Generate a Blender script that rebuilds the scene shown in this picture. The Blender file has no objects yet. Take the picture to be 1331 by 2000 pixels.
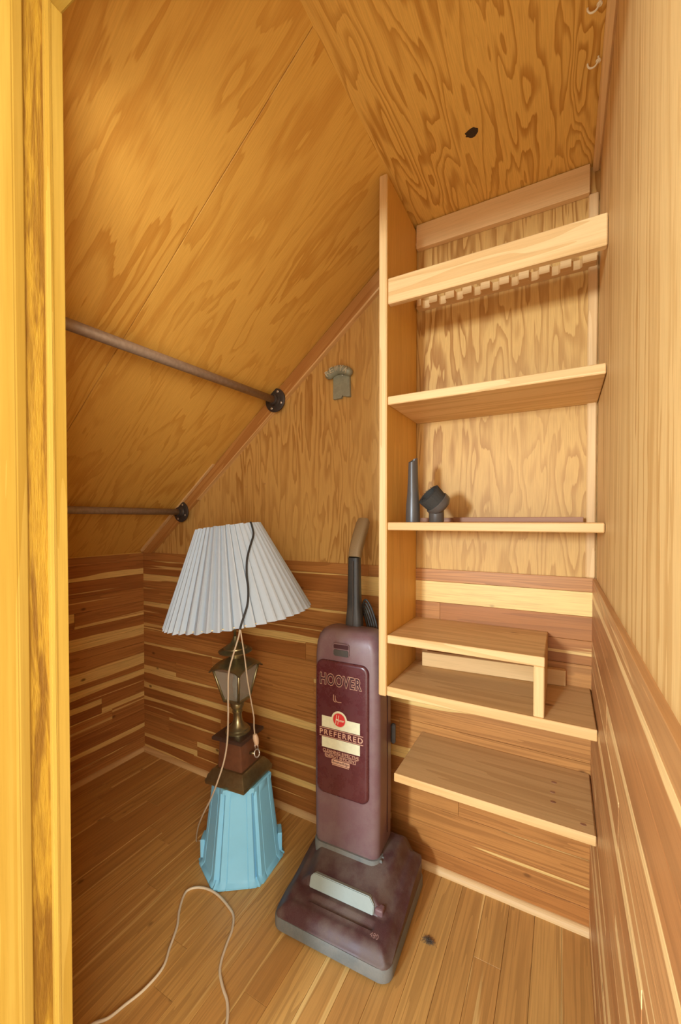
import bpy, bmesh, math, random
from mathutils import Vector, Matrix, noise as mnoise
random.seed(7)
PI = math.pi
scene = bpy.context.scene
COL = scene.collection

# ------------------------------------------------------------------ camera
F = 796.0                      # focal length in pixels of the 1331x2000 frame
YAW = math.radians(28.6)       # turned left of the back wall's normal
PITCH = math.radians(0.9)
EYE = 1.10
CY = 1016 + F * math.tan(PITCH)
CAM = Vector((0, 0, EYE))
_f0 = Vector((-math.sin(YAW), math.cos(YAW), 0)); _r = Vector((math.cos(YAW), math.sin(YAW), 0)); _u = Vector((0, 0, 1))
FW = _f0 * math.cos(PITCH) - _u * math.sin(PITCH); UP = _u * math.cos(PITCH) + _f0 * math.sin(PITCH)
cam = bpy.data.cameras.new('camera')
cam.sensor_fit = 'HORIZONTAL'; cam.sensor_width = 24.0; cam.lens = 24.0 * F / 1331
cam.shift_y = (CY - 1000) / 1331
cam.clip_start = 0.01
cam_ob = bpy.data.objects.new('camera', cam); COL.objects.link(cam_ob)
M = Matrix((_r, UP, -FW)).transposed().to_4x4(); M.translation = CAM
cam_ob.matrix_world = M
scene.camera = cam_ob

# ------------------------------------------------------------------ light and exposure
scene.view_settings.view_transform = 'Standard'; scene.view_settings.look = 'None'
scene.view_settings.gamma = 1.0; scene.view_settings.use_curve_mapping = False
scene.view_settings.exposure = -0.02
world = bpy.data.worlds.new('room_daylight'); scene.world = world; world.use_nodes = True
bg = world.node_tree.nodes['Background']; bg.inputs['Color'].default_value = (1.0, 0.92, 0.79, 1); bg.inputs['Strength'].default_value = 3.15
def area(name, loc, target, sx, sy, power, color):
    l = bpy.data.lights.new(name, 'AREA'); l.shape = 'RECTANGLE'; l.size = sx; l.size_y = sy; l.energy = power; l.color = color
    o = bpy.data.objects.new(name, l); COL.objects.link(o); o.location = loc
    o.rotation_euler = (Vector(target) - Vector(loc)).to_track_quat('-Z', 'Y').to_euler(); return o
area('room_window_light', (-0.76, -2.4, 1.40), (-0.2, 1.2, 1.1), 0.24, 0.40, 108, (0.70, 0.86, 1.0))
area('side_fill_light', (1.7, -1.6, 1.35), (-1.1, 1.1, 0.9), 1.2, 1.3, 100, (1.0, 0.93, 0.80))  # added fill lamp, no known source; brightens the left of the closet

# ------------------------------------------------------------------ pixel helpers (a pixel is a direction; distance comes from a plane)
def ray(px, py): return FW + _r * ((px - 665.5) / F) + UP * ((CY - py) / F)
def on(px, py, ax, v):
    d = ray(px, py); return CAM + d * ((v - CAM[ax]) / d[ax])
def at(px, py, z): return CAM + ray(px, py) * z

# ------------------------------------------------------------------ node helpers
class NT:
    def __init__(s, name, rough=0.5, spec=0.3):
        s.m = bpy.data.materials.new(name); s.m.use_nodes = True; s.t = s.m.node_tree
        s.b = s.t.nodes['Principled BSDF']; s.b.inputs['Roughness'].default_value = rough
        s.b.inputs['Specular IOR Level'].default_value = spec
    def n(s, typ, **kw):
        x = s.t.nodes.new(typ)
        for k, v in kw.items(): setattr(x, k, v)
        return x
    def put(s, v, inp):
        if hasattr(v, 'is_output'): s.t.links.new(v, inp)
        elif v is not None: inp.default_value = v
    def math(s, op, a, b=None, c=None, clamp=False):
        x = s.n('ShaderNodeMath', operation=op, use_clamp=clamp)
        for i, v in enumerate((a, b, c)):
            if v is not None: s.put(v, x.inputs[i])
        return x.outputs[0]
    def coord(s): return s.n('ShaderNodeTexCoord').outputs['Object']
    def rnd(s): return s.n('ShaderNodeObjectInfo').outputs['Random']
    def xyz(s, v):
        x = s.n('ShaderNodeSeparateXYZ'); s.put(v, x.inputs[0]); return x.outputs
    def comb(s, a, b, c):
        x = s.n('ShaderNodeCombineXYZ')
        for i, v in enumerate((a, b, c)): s.put(v, x.inputs[i])
        return x.outputs[0]
    def vscale(s, v, sc, off=None):
        x = s.n('ShaderNodeVectorMath', operation='MULTIPLY'); s.put(v, x.inputs[0]); x.inputs[1].default_value = sc
        if off is None: return x.outputs[0]
        y = s.n('ShaderNodeVectorMath', operation='ADD'); s.put(x.outputs[0], y.inputs[0]); s.put(off, y.inputs[1]); return y.outputs[0]
    def noise(s, v, scale=1, detail=2, rough=0.5, dist=0):
        x = s.n('ShaderNodeTexNoise'); s.put(v, x.inputs['Vector'])
        x.inputs['Scale'].default_value = scale; x.inputs['Detail'].default_value = detail
        x.inputs['Roughness'].default_value = rough; x.inputs['Distortion'].default_value = dist
        return x.outputs['Fac']
    def smooth(s, v, lo, hi, a=0.0, b=1.0):
        x = s.n('ShaderNodeMapRange', interpolation_type='SMOOTHSTEP'); s.put(v, x.inputs['Value'])
        s.put(lo, x.inputs['From Min']); s.put(hi, x.inputs['From Max']); s.put(a, x.inputs['To Min']); s.put(b, x.inputs['To Max'])
        return x.outputs[0]
    def mix(s, f, a, b, mode='MIX'):
        x = s.n('ShaderNodeMix', data_type='RGBA', blend_type=mode)
        s.put(f, x.inputs[0]); s.put(c4(a), x.inputs[6]); s.put(c4(b), x.inputs[7]); return x.outputs[2]
    def ramp(s, v, stops):
        x = s.n('ShaderNodeValToRGB'); s.put(v, x.inputs[0]); e = x.color_ramp.elements
        while len(e) < len(stops): e.new(0.5)
        for i, (p, c) in enumerate(stops): e[i].position = p; e[i].color = c4(c)
        return x.outputs[0]
    def bump(s, h, strength=0.2, dist=0.002):
        x = s.n('ShaderNodeBump'); x.inputs['Strength'].default_value = strength; x.inputs['Distance'].default_value = dist
        s.put(h, x.inputs['Height']); s.t.links.new(x.outputs[0], s.b.inputs['Normal'])
    def col(s, c): s.put(c4(c), s.b.inputs['Base Color']); return s.m
def c4(c):
    if isinstance(c, (tuple, list)) and len(c) == 3: return (c[0], c[1], c[2], 1.0)
    return c

def plywood(name, light, dark, k=9.0, ax=1.1, ay=7.0, seed=0.0, contrast=1.0, warp=0.5, rough=0.5):
    """rotary-cut fir plywood: contour bands of a stretched noise field, local x is the grain direction"""
    t = NT(name, rough, 0.25); co = t.coord()
    big = t.noise(t.vscale(co, (ax, ay, ay), (seed, seed * 1.7, seed * .3)), 1.0, 2.0, 0.55, warp)
    jag = t.noise(t.vscale(co, (7, 75, 75), (seed, 0, 0)), 1.0, 2.0, 0.6)
    v = t.math('ADD', t.math('MULTIPLY', big, k), t.math('MULTIPLY', jag, 0.75))
    saw = t.math('FRACT', v)
    band = t.ramp(saw, [(0.0, (0, 0, 0)), (0.45, (.08, .08, .08)), (0.70, (.7, .7, .7)), (0.93, (1, 1, 1)), (0.975, (.2, .2, .2)), (1.0, (0, 0, 0))])
    # how strongly the figure shows varies over the sheet
    amt = t.smooth(t.noise(t.vscale(co, (1.2, 3.5, 3.5), (seed + 9, 4, 2)), 1, 2), .3, .7, .35, 1.0)
    f = t.math('MULTIPLY', t.math('MULTIPLY', band, amt), contrast)
    fine = t.noise(t.vscale(co, (14, 420, 420), (seed, 2, 5)), 1, 3, .65)
    c = t.mix(f, light, dark)
    c = t.mix(t.smooth(fine, .3, .75, 0.0, .28), c, tuple(x * .72 for x in dark))
    t.bump(t.math('ADD', t.math('MULTIPLY', f, -.3), fine), .10, .001)
    return t.col(c)

def straight_wood(name, light, dark, seed=0.0, rough=0.5, knots=True, k=5.0, ay=16.0):
    """solid softwood board, local x is the grain direction"""
    t = NT(name, rough, 0.3); co = t.coord(); r = t.rnd()
    off = t.comb(t.math('MULTIPLY', r, 31.0), t.math('MULTIPLY', r, 17.0), seed)
    big = t.noise(t.vscale(co, (.9, ay, ay), off), 1, 2, .5, .35)
    saw = t.math('FRACT', t.math('MULTIPLY', big, k))
    band = t.smooth(saw, .25, .95)
    fine = t.noise(t.vscale(co, (9, 330, 330), off), 1, 3, .6)
    c = t.mix(t.math('MULTIPLY', band, .6), light, dark)
    c = t.mix(t.smooth(fine, .35, .75, 0, .25), c, tuple(x * .75 for x in dark))
    if knots:
        vo = t.n('ShaderNodeTexVoronoi', feature='F1'); t.put(t.vscale(co, (5.5, 11, 11), off), vo.inputs['Vector']); vo.inputs['Scale'].default_value = 1
        rare = t.smooth(t.xyz(vo.outputs['Color'])[0], .72, .74)
        kn = t.math('MULTIPLY', t.smooth(vo.outputs['Distance'], .05, .12, 1, 0), rare)
        c = t.mix(t.math('MULTIPLY', kn, .85), c, (dark[0] * .35, dark[1] * .25, dark[2] * .2))
    t.bump(fine, .08, .001)
    return t.col(c)

def cedar(name, heart_a, heart_b, sap, width, rough=.42, amp=.9):
    """aromatic cedar lining: red-brown heart with pale wavy sapwood; local x length, y 0..width"""
    t = NT(name, rough, .35); co = t.coord(); X = t.xyz(co)
    at_ = lambda nm: t.n('ShaderNodeAttribute', attribute_type='OBJECT', attribute_name=nm).outputs['Fac']
    r = at_('grain_seed')
    h = lambda k: t.math('FRACT', t.math('MULTIPLY', r, k))
    off = t.comb(t.math('MULTIPLY', r, 53.0), t.math('MULTIPLY', r, 29.0), t.math('MULTIPLY', r, 11.0))
    v = t.math('DIVIDE', X[1], width)
    flip = t.math('GREATER_THAN', h(71.3), .5)
    vf = t.math('ABSOLUTE', t.math('SUBTRACT', v, flip))
    wav = t.noise(t.vscale(co, (1.5, 3, 3), off), 1, 3, .5)
    edge = t.math('ADD', vf, t.math('MULTIPLY', t.math('SUBTRACT', wav, .5), amp))
    thr = at_('sap_edge')
    sm = t.smooth(edge, thr, t.math('ADD', thr, .05))
    st = t.noise(t.vscale(co, (1.0, 40, 40), off), 1, 2, .5, .1)
    streak = t.smooth(st, .66, .70)
    sm = t.math('MAXIMUM', sm, t.math('MULTIPLY', streak, .8))
    heart = t.mix(h(19.9), heart_a, heart_b)
    rings = t.math('FRACT', t.math('MULTIPLY', t.noise(t.vscale(co, (1.1, 30, 30), off), 1, 2, .5, .4), 6))
    heart = t.mix(t.smooth(rings, .3, 1, 0, .5), heart, tuple(x * .62 for x in heart_a))
    sapc = t.mix(t.smooth(rings, .4, 1, 0, .35), sap, tuple(x * .8 for x in sap))
    c = t.mix(sm, heart, sapc)
    fine = t.noise(t.vscale(co, (8, 300, 300), off), 1, 3, .65)
    c = t.mix(t.smooth(fine, .35, .75, 0, .3), c, tuple(x * .5 for x in heart_a))
    vo = t.n('ShaderNodeTexVoronoi', feature='F1'); t.put(t.vscale(co, (11, 19, 19), off), vo.inputs['Vector']); vo.inputs['Scale'].default_value = 1
    rare = t.smooth(t.xyz(vo.outputs['Color'])[0], .80, .82)
    kn = t.math('MULTIPLY', t.smooth(vo.outputs['Distance'], .05, .16, 1, 0), rare)
    c = t.mix(t.math('MULTIPLY', kn, .8), c, tuple(x * .3 for x in heart_a))
    t.bump(fine, .08, .001)
    return t.col(c)

def plain(name, c, rough=.5, spec=.4, metal=0.0, var=0.0, scale=60, coat=0.0, dust=None, dust_amt=.5, dust_scale=9):
    t = NT(name, rough, spec); t.b.inputs['Metallic'].default_value = metal
    if coat: t.b.inputs['Coat Weight'].default_value = coat; t.b.inputs['Coat Roughness'].default_value = .15
    co = t.coord(); out = c
    nz = t.noise(co, scale, 3, .6)
    out = t.mix(t.smooth(nz, .3, .7, 0, max(var, .06)), c, tuple(x * .6 for x in c))
    if dust:
        d = t.noise(co, dust_scale, 4, .65); sp = t.noise(co, 900, 1, .5)
        f = t.math('ADD', t.smooth(d, .36, .64, 0, dust_amt), t.smooth(sp, .5, .75, 0, dust_amt * .6), clamp=True)
        out = t.mix(f, out, dust)
        t.put(t.math('ADD', t.math('MULTIPLY', f, .4), rough, clamp=True), t.b.inputs['Roughness'])
    return t.col(out)

# ------------------------------------------------------------------ materials
MAT = {}
PLY_L, PLY_D = (.67, .395, .118), (.37, .16, .032)
MAT['ply_back'] = plywood('fir_plywood_back', PLY_L, PLY_D, 10, 2.0, 12.0, 3.1, 1.0, .35)
MAT['ply_ceiling'] = plywood('fir_plywood_ceiling', (.83, .495, .115), (.47, .20, .026), 12, 2.2, 12.0, 11.4, 1.0, .4)
MAT['ply_slope'] = plywood('fir_plywood_slope', (.78, .455, .098), (.56, .25, .036), 5.5, 2.0, 10.0, 23.7, .8, .9)
MAT['ply_right'] = plywood('fir_plywood_right', (.77, .53, .225), (.52, .285, .085), 9, .33, 9.0, 41.2, .95, .2)
MAT['ply_panel'] = plywood('fir_plywood_panel', (.76, .44, .105), (.60, .30, .055), 5, .5, 9.0, 31.2, .5, .3)
MAT['pine'] = straight_wood('pale_pine', (.76, .495, .215), (.58, .32, .105), 2.0)
MAT['pine_worn'] = straight_wood('worn_pine', (.66, .415, .175), (.50, .28, .10), 5.0)
MAT['batten'] = straight_wood('cedar_batten', (.80, .52, .23), (.62, .36, .13), 8.0, k=3.5)
MAT['cedar_trim'] = straight_wood('dark_cedar_trim', (.52, .25, .07), (.38, .15, .035), 12.0)
MAT['stick'] = straight_wood('brown_stick', (.40, .20, .10), (.26, .11, .05), 15.0, knots=False)
PITCHB = .065
MAT['cedar'] = cedar('cedar_lining', (.41, .152, .036), (.57, .258, .070), (.87, .59, .205), PITCHB, .42, 1.0)
MAT['cedar_right'] = cedar('cedar_lining_right', (.46, .205, .072), (.62, .335, .13), (.88, .63, .29), PITCHB, .40, .55)
MAT['cedar_floor'] = cedar('cedar_floor', (.57, .295, .085), (.68, .395, .12), (.82, .55, .20), PITCHB, .4, .8)
MAT['quarter'] = straight_wood('baseboard_pine', (.76, .50, .23), (.60, .35, .13), 19.0, knots=False)
MAT['jamb'] = straight_wood('varnished_jamb', (.52, .34, .066), (.40, .23, .028), 25.0, .4, False, 4, 22)
def scuffed(name):
    t = NT(name, .6, .25); co = t.coord()
    a = t.noise(t.vscale(co, (5, 60, 60)), 1, 4, .65, .6); b = t.noise(t.vscale(co, (26, 240, 240)), 1, 4, .7)
    c = t.mix(t.smooth(a, .40, .58), (.20, .09, .010), (.46, .27, .028))
    c = t.mix(t.smooth(b, .35, .7, 0, .65), c, (.30, .15, .015))
    d = t.noise(t.vscale(co, (3.3, 70, 70), (7, 3, 1)), 1, 3, .6)
    c = t.mix(t.smooth(d, .70, .73), c, (.66, .50, .20))
    t.bump(t.math('ADD', a, b), .5, .003); return t.col(c)
MAT['jamb_rough'] = scuffed('scuffed_jamb')
MAT['dark_gap'] = plain('subfloor_dark', (.10, .055, .025), .9, .1)
MAT['knot'] = plain('knot_plug', (.07, .045, .025), .9, .1, var=.6, scale=300)
MAT['pipe'] = plain('weathered_pipe', (.40, .31, .24), .55, .4, .35, .5, 90)
MAT['iron'] = plain('black_iron', (.075, .062, .055), .55, .4, .5, .4, 120)
MAT['brass'] = plain('aged_brass', (.36, .31, .165), .32, .5, .85, .5, 60)
MAT['mahogany'] = plain('mahogany', (.17, .07, .035), .28, .5, 0, .5, 45)
MAT['mahogany_dark'] = plain('dark_mahogany', (.07, .038, .026), .3, .5, 0, .4, 45)
MAT['shade'] = plain('pleated_shade', (.50, .585, .68), .85, .1)
MAT['shade_in'] = plain('shade_lining', (.85, .70, .42), .85, .1)
MAT['cord_black'] = plain('black_cord', (.035, .036, .036), .5, .4)
MAT['cord_beige'] = plain('beige_cord', (.50, .40, .28), .5, .4)
MAT['cord_white'] = plain('ivory_cord', (.74, .64, .47), .5, .4)
MAT['blue'] = plain('sky_blue_plastic', (.27, .68, .98), .45, .4, 0, .08, 20)
MAT['maroon'] = plain('maroon_plastic', (.19, .10, .105), .34, .5, 0, .2, 300, dust=(.26, .19, .165), dust_amt=.35, dust_scale=14)
MAT['maroon_panel'] = plain('maroon_panel', (.095, .020, .024), .25, .5, 0, .3, 400, .35, dust=(.18, .075, .07), dust_amt=.16, dust_scale=25)
MAT['maroon_hood'] = plain('dusty_hood', (.075, .026, .028), .38, .5, 0, .3, 300, dust=(.17, .13, .10), dust_amt=.6)
MAT['bumper'] = plain('grey_bumper', (.14, .155, .150), .5, .4, 0, .3, 200, dust=(.30, .27, .22), dust_amt=.4)
MAT['black_plastic'] = plain('black_plastic', (.035, .035, .033), .4, .5, 0, .3, 200, dust=(.15, .12, .09), dust_amt=.3)
MAT['grip'] = plain('tan_grip', (.30, .205, .10), .55, .35, 0, .2, 300)
MAT['headlight'] = plain('headlight_lens', (.34, .40, .37), .3, .5, 0, .1, 100)
MAT['grey_plastic'] = plain('dark_grey_plastic', (.085, .07, .058), .33, .5, 0, .2, 200)
MAT['bristle'] = plain('bristle', (.055, .05, .042), .8, .2, 0, .7, 700)
MAT['cream'] = plain('cream_print', (.74, .71, .47), .5, .3, 0, .2, 90)
MAT['copper'] = plain('copper_print', (.62, .36, .23), .45, .4)
MAT['red'] = plain('red_print', (.62, .035, .03), .45, .4)
MAT['ink'] = plain('dark_print', (.06, .018, .02), .45, .4)
MAT['verdigris'] = plain('green_grey_metal', (.34, .36, .27), .5, .4, .15, .4, 60)
MAT['pale_metal'] = plain('worn_letter_metal', (.66, .62, .46), .5, .4, .1, .4, 90)
MAT['lint'] = plain('grey_lint', (.13, .10, .075), .95, .05, 0, .3, 300)
MAT['hood_print'] = plain('faded_print', (.34, .20, .17), .5, .3)
MAT['hook'] = plain('cream_hook', (.86, .74, .50), .4, .5)
MAT['nail'] = plain('nail_metal', (.7, .68, .62), .3, .5, .8)
MAT['clear_plastic'] = plain('clear_plug', (.60, .42, .27), .35, .5)
g = NT('lantern_glass', .08, .5); g.b.inputs['Transmission Weight'].default_value = .0
g.b.inputs['Alpha'].default_value = .38; g.col((.42, .38, .30)); MAT['glass'] = g.m

# ------------------------------------------------------------------ mesh helpers
def link(name, me, mat=None, parent=None, mw=None, smooth=False):
    if mat is not None: me.materials.append(MAT[mat] if isinstance(mat, str) else mat)
    if smooth:
        for p in me.polygons: p.use_smooth = True
    o = bpy.data.objects.new(name, me); COL.objects.link(o)
    if parent is not None: o.parent = parent
    if mw is not None: o.matrix_basis = mw
    return o
def from_bm(name, bm, mat, parent=None, mw=None, smooth=False):
    bmesh.ops.recalc_face_normals(bm, faces=bm.faces[:])
    me = bpy.data.meshes.new(name); bm.to_mesh(me); bm.free()
    return link(name, me, mat, parent, mw, smooth)
def add_box(bm, lo, hi, bev=0.0, seg=1):
    vs = [bm.verts.new((x, y, z)) for x in (lo[0], hi[0]) for y in (lo[1], hi[1]) for z in (lo[2], hi[2])]
    fs = [(0, 1, 3, 2), (4, 6, 7, 5), (0, 4, 5, 1), (2, 3, 7, 6), (0, 2, 6, 4), (1, 5, 7, 3)]
    faces = [bm.faces.new([vs[i] for i in f]) for f in fs]
    if bev:
        es = list({e for f in faces for e in f.edges})
        bmesh.ops.bevel(bm, geom=es, offset=bev, segments=seg, affect='EDGES', profile=.5)
def box(name, lo, hi, mat, parent=None, bev=0.0015, mw=None, seg=1):
    bm = bmesh.new(); add_box(bm, lo, hi, bev, seg); return from_bm(name, bm, mat, parent, mw)
def wbox(name, lo, hi, mat, parent=None, bev=0.0015, grain='x'):
    """box in world coordinates whose local x runs along the grain"""
    lo, hi = Vector(lo), Vector(hi); s = hi - lo
    R = {'x': Matrix(((1,0,0),(0,1,0),(0,0,1))), 'y': Matrix(((0,-1,0),(1,0,0),(0,0,1))), 'z': Matrix(((0,0,1),(0,1,0),(-1,0,0)))}[grain]
    # columns of R = local axes in world
    c = (lo + hi) / 2
    ls = Vector((abs((R.transposed() @ s)[0]), abs((R.transposed() @ s)[1]), abs((R.transposed() @ s)[2]))) / 2
    mw = R.to_4x4(); mw.translation = c
    return box(name, -ls, ls, mat, parent, bev, mw)
def prism(bm, pts, z0, z1):
    a = [bm.verts.new((p[0], p[1], z0)) for p in pts]; b = [bm.verts.new((p[0], p[1], z1)) for p in pts]
    n = len(pts); bm.faces.new(a[::-1]); bm.faces.new(b)
    for i in range(n): bm.faces.new((a[i], a[(i + 1) % n], b[(i + 1) % n], b[i]))
def loft(bm, rings, cap=True, closed=False):
    vr = [[bm.verts.new(p) for p in r] for r in rings]; n = len(rings[0])
    for a, b in zip(vr, vr[1:] + (vr[:1] if closed else [])):
        for i in range(n): bm.faces.new((a[i], a[(i + 1) % n], b[(i + 1) % n], b[i]))
    if cap and not closed: bm.faces.new(vr[0][::-1]); bm.faces.new(vr[-1])
    return vr
def rrect(w, d, r, k=5, cx=0, cy=0):
    """rounded rectangle outline, counter-clockwise"""
    out = []
    for sx, sy, a0 in ((1, 1, 0), (-1, 1, 90), (-1, -1, 180), (1, -1, 270)):
        for i in range(k + 1):
            a = math.radians(a0 + 90 * i / k)
            out.append((cx + sx * (w / 2 - r) + r * math.cos(a), cy + sy * (d / 2 - r) + r * math.sin(a)))
    return out
def lathe(name, prof, mat, parent=None, mw=None, n=28):
    bm = bmesh.new()
    loft(bm, [[(r * math.cos(2 * PI * i / n), r * math.sin(2 * PI * i / n), z) for i in range(n)] for r, z in prof])
    o = from_bm(name, bm, mat, parent, mw, True); sharp(o, 40); return o
def sharp(o, deg=35):
    bm = bmesh.new(); bm.from_mesh(o.data)
    for e in bm.edges:
        if len(e.link_faces) == 2 and e.calc_face_angle(0) > math.radians(deg): e.smooth = False
    for f in bm.faces: f.smooth = True
    bm.to_mesh(o.data); bm.free()
def catmull(pts, sub=8):
    P = [Vector(p) for p in pts]; out = []
    Q = [P[0] * 2 - P[1]] + P + [P[-1] * 2 - P[-2]]
    for i in range(1, len(Q) - 2):
        for j in range(sub):
            t = j / sub; a, b, c, d = Q[i - 1:i + 3]
            out.append(.5 * ((2 * b) + (c - a) * t + (2 * a - 5 * b + 4 * c - d) * t * t + (-a + 3 * b - 3 * c + d) * t ** 3))
    out.append(P[-1]); return out
def tube_bm(bm, pts, r, n=8, flat=1.0, up=None):
    P = [Vector(p) for p in pts]; rings = []; nrm = None
    for i, p in enumerate(P):
        t = (P[min(i + 1, len(P) - 1)] - P[max(i - 1, 0)]).normalized()
        if nrm is None: nrm = (up or (Vector((0, 0, 1)) if abs(t.z) < .9 else Vector((1, 0, 0))))
        if up is not None: nrm = up
        nrm = (nrm - t * nrm.dot(t)).normalized(); b = t.cross(nrm)
        rr = r(i / (len(P) - 1)) if callable(r) else r
        rings.append([p + (nrm * math.cos(2 * PI * k / n) * flat + b * math.sin(2 * PI * k / n)) * rr for k in range(n)])
    loft(bm, rings)
def tube(name, pts, r, mat, parent=None, n=8, flat=1.0, up=None, sub=8):
    bm = bmesh.new(); tube_bm(bm, catmull(pts, sub) if sub else pts, r, n, flat, up)
    return from_bm(name, bm, mat, parent, None, True)
def frame(o, x, y, z):
    m = Matrix((Vector(x).normalized(), Vector(y).normalized(), Vector(z).normalized())).transposed().to_4x4(); m.translation = Vector(o); return m
def empty(name, loc, rz=0, label=None, cat=None, group=None):
    o = bpy.data.objects.new(name, None); COL.objects.link(o); o.location = loc; o.rotation_euler = (0, 0, rz); o.empty_display_size = .05
    return tag(o, label, cat, group)
def tag(o, label=None, cat=None, group=None, kind=None):
    for k, v in (('label', label), ('category', cat), ('group', group), ('kind', kind)):
        if v: o[k] = v
    return o
def text(name, s, mat, parent, mw, width, height, off=0.0, ext=0.0004, font_shear=0.0, space=1.0, ref=None):
    cu = bpy.data.curves.new(name, 'FONT'); cu.body = s; cu.extrude = 0.0; cu.offset = off; cu.shear = font_shear; cu.space_character = space
    cu.resolution_u = 3; cu.extrude = .02
    ob = bpy.data.objects.new(name, cu); COL.objects.link(ob)
    dg = bpy.context.evaluated_depsgraph_get(); me = bpy.data.meshes.new_from_object(ob.evaluated_get(dg))
    bpy.data.objects.remove(ob)
    xs = [v.co.x for v in me.vertices]; ys = [v.co.y for v in me.vertices]
    x0, x1, y0, y1 = ref or (min(xs), max(xs), min(ys), max(ys))
    for v in me.vertices:
        v.co = ((v.co.x - (x0 + x1) / 2) / (x1 - x0) * width, (v.co.y - (y0 + y1) / 2) / (y1 - y0) * height, v.co.z / .02 * ext)
    me.name = name; me.materials.clear()
    o = link(name, me, mat, parent, mw); text.box = (x0, x1, y0, y1); return o

# ------------------------------------------------------------------ room shell
YB = 1.26; XL = -1.762; XR = .079; ZW = .948; ZC = 2.02
XK = -.415                                   # where the slope meets the flat ceiling
SL = (ZC - ZW) / (XK - XL); SA = math.atan(SL)
YF = .314                                    # inner face of the front wall
TH_B = .006                                  # lining thickness
def panel(name, mw, lx, ly, t, mat, parent=None):
    bm = bmesh.new(); add_box(bm, (0, 0, -t), (lx, ly, 0), .0008)
    return from_bm(name, bm, mat, parent, mw)
# back wall: local x up (grain), local z toward the room
wall_back = panel('wall_back', frame((XL - .02, YB, -.02), (0, 0, 1), (1, 0, 0), (0, -1, 0)), 2.15, XR - XL + .04, .03, 'ply_back')
# frame() above must be right-handed: x=(0,0,1), y=(1,0,0) -> z=(0,1,0); flip so that the slab lies behind the plane
wall_back.matrix_basis = frame((XR + .02, YB, -.02), (0, 0, 1), (-1, 0, 0), (0, -1, 0))
tag(wall_back, kind='structure')
wall_right = panel('wall_right', frame((XR, -.02, -.02), (0, 0, 1), (0, 1, 0), (-1, 0, 0)), 2.15, YB + .05, .03, 'ply_right'); tag(wall_right, kind='structure')
wall_left = panel('wall_left', frame((XL, YB + .02, -.02), (0, 0, 1), (0, -1, 0), (1, 0, 0)), 1.0, YB - .1, .03, 'ply_panel'); tag(wall_left, kind='structure')
ceiling = panel('ceiling', frame((XK - .005, YB + .02, ZC), (0, -1, 0), (1, 0, 0), (0, 0, -1)), YB - .13, XR - XK + .03, .03, 'ply_ceiling'); tag(ceiling, kind='structure')
# sloped ceiling: two sheets with a seam running up the slope; local x up the slope
dx = Vector((math.cos(SA), 0, math.sin(SA))); dn = Vector((math.sin(SA), 0, -math.cos(SA)))
Ls = (XK - XL) / math.cos(SA) + .03
O = Vector((XL, 0, ZW)) - dx * .02
SEAM = .655
slope = empty('ceiling_slope', (0, 0, 0)); tag(slope, kind='structure')
s1 = panel('sheet', frame(O + Vector((0, SEAM + .0012, 0)), dx, (0, -1, 0), dx.cross(Vector((0, -1, 0)))), Ls, 1, .02, 'ply_slope', slope)
def sheet(y0, y1, seedx):
    y = Vector((0, 1, 0)); z = dx.cross(y)             # z points up and away or down: make it point into the room
    if z.dot(dn) < 0: y = -y; z = -z; o = O + Vector((0, y1, 0))
    else: o = O + Vector((0, y0, 0))
    return panel('sheet', frame(o, dx, y, z), Ls, y1 - y0, .02, 'ply_slope', slope)
bpy.data.objects.remove(s1)
sheet(SEAM + .0008, YB + .02, 0); sh2 = sheet(.13, SEAM - .0008, 1)
for v in sh2.data.vertices: v.co.x += 3.7                # another part of the veneer
sh2.matrix_basis = sh2.matrix_basis @ Matrix.Translation((-3.7, 0, 0))
# floor base under the boards
floor = box('floor', (XL - .02, -.4, -.05), (XR + .02, YB + .02, -.010), 'dark_gap', None, 0); tag(floor, kind='structure')
# front wall with the door opening
XJ = -.6; ZD = 1.80
wall_front = empty('wall_front', (0, 0, 0)); tag(wall_front, kind='structure')
wbox('wall_panel', (XL - .03, .15, -.02), (XJ - .02, YF - .012, 2.12), 'ply_panel', wall_front, .001, 'z')
wbox('header_panel', (XJ - .02, .15, ZD + .02), (XR + .03, YF - .012, 2.12), 'ply_panel', wall_front, .001, 'x')

def lining(parent, o, ux, uy, un, L, W, mat, rng, t=TH_B, lens=(.45, 1.15), sap=(.55, 1.25), rows_sap=None):
    """rows of tongue-and-groove boards, each a mesh of its own, random butt joints"""
    ux, uy, un = Vector(ux), Vector(uy), Vector(un); o = Vector(o); rows = math.ceil(W / PITCHB - 1e-6)
    for k in range(rows):
        w = min(PITCHB, W - k * PITCHB)
        if w < .008: continue
        x = -rng.uniform(0, lens[0])
        while x < L - .001:
            l = rng.uniform(*lens)
            a, b = max(0, x), min(L, x + l)
            if L - b < .12: b = L
            if b - a > .03:
                bm = bmesh.new(); g_ = .0003; c = .0006; la = b - a; dz = rng.uniform(-.0004, .0004)
                lo = [(g_, g_), (la - g_, g_), (la - g_, w - g_), (g_, w - g_)]
                hi = [(g_ + c * .5, g_ + c), (la - g_ - c * .5, g_ + c), (la - g_ - c * .5, w - g_ - c), (g_ + c * .5, w - g_ - c)]
                loft(bm, [[(p[0], p[1], -.002) for p in lo], [(p[0], p[1], t - c + dz) for p in lo], [(p[0], p[1], t + dz) for p in hi]])
                ob = from_bm('board', bm, mat, parent, parent.matrix_basis.inverted() @ frame(o + ux * a + uy * (k * PITCHB), ux, uy, un))
                ob['grain_seed'] = rng.random(); ob['sap_edge'] = (rows_sap or {}).get(k, rng.uniform(*sap)) if a < .45 else rng.uniform(*sap)
            x = b if b == L else x + l
rng = random.Random(11)
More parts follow.
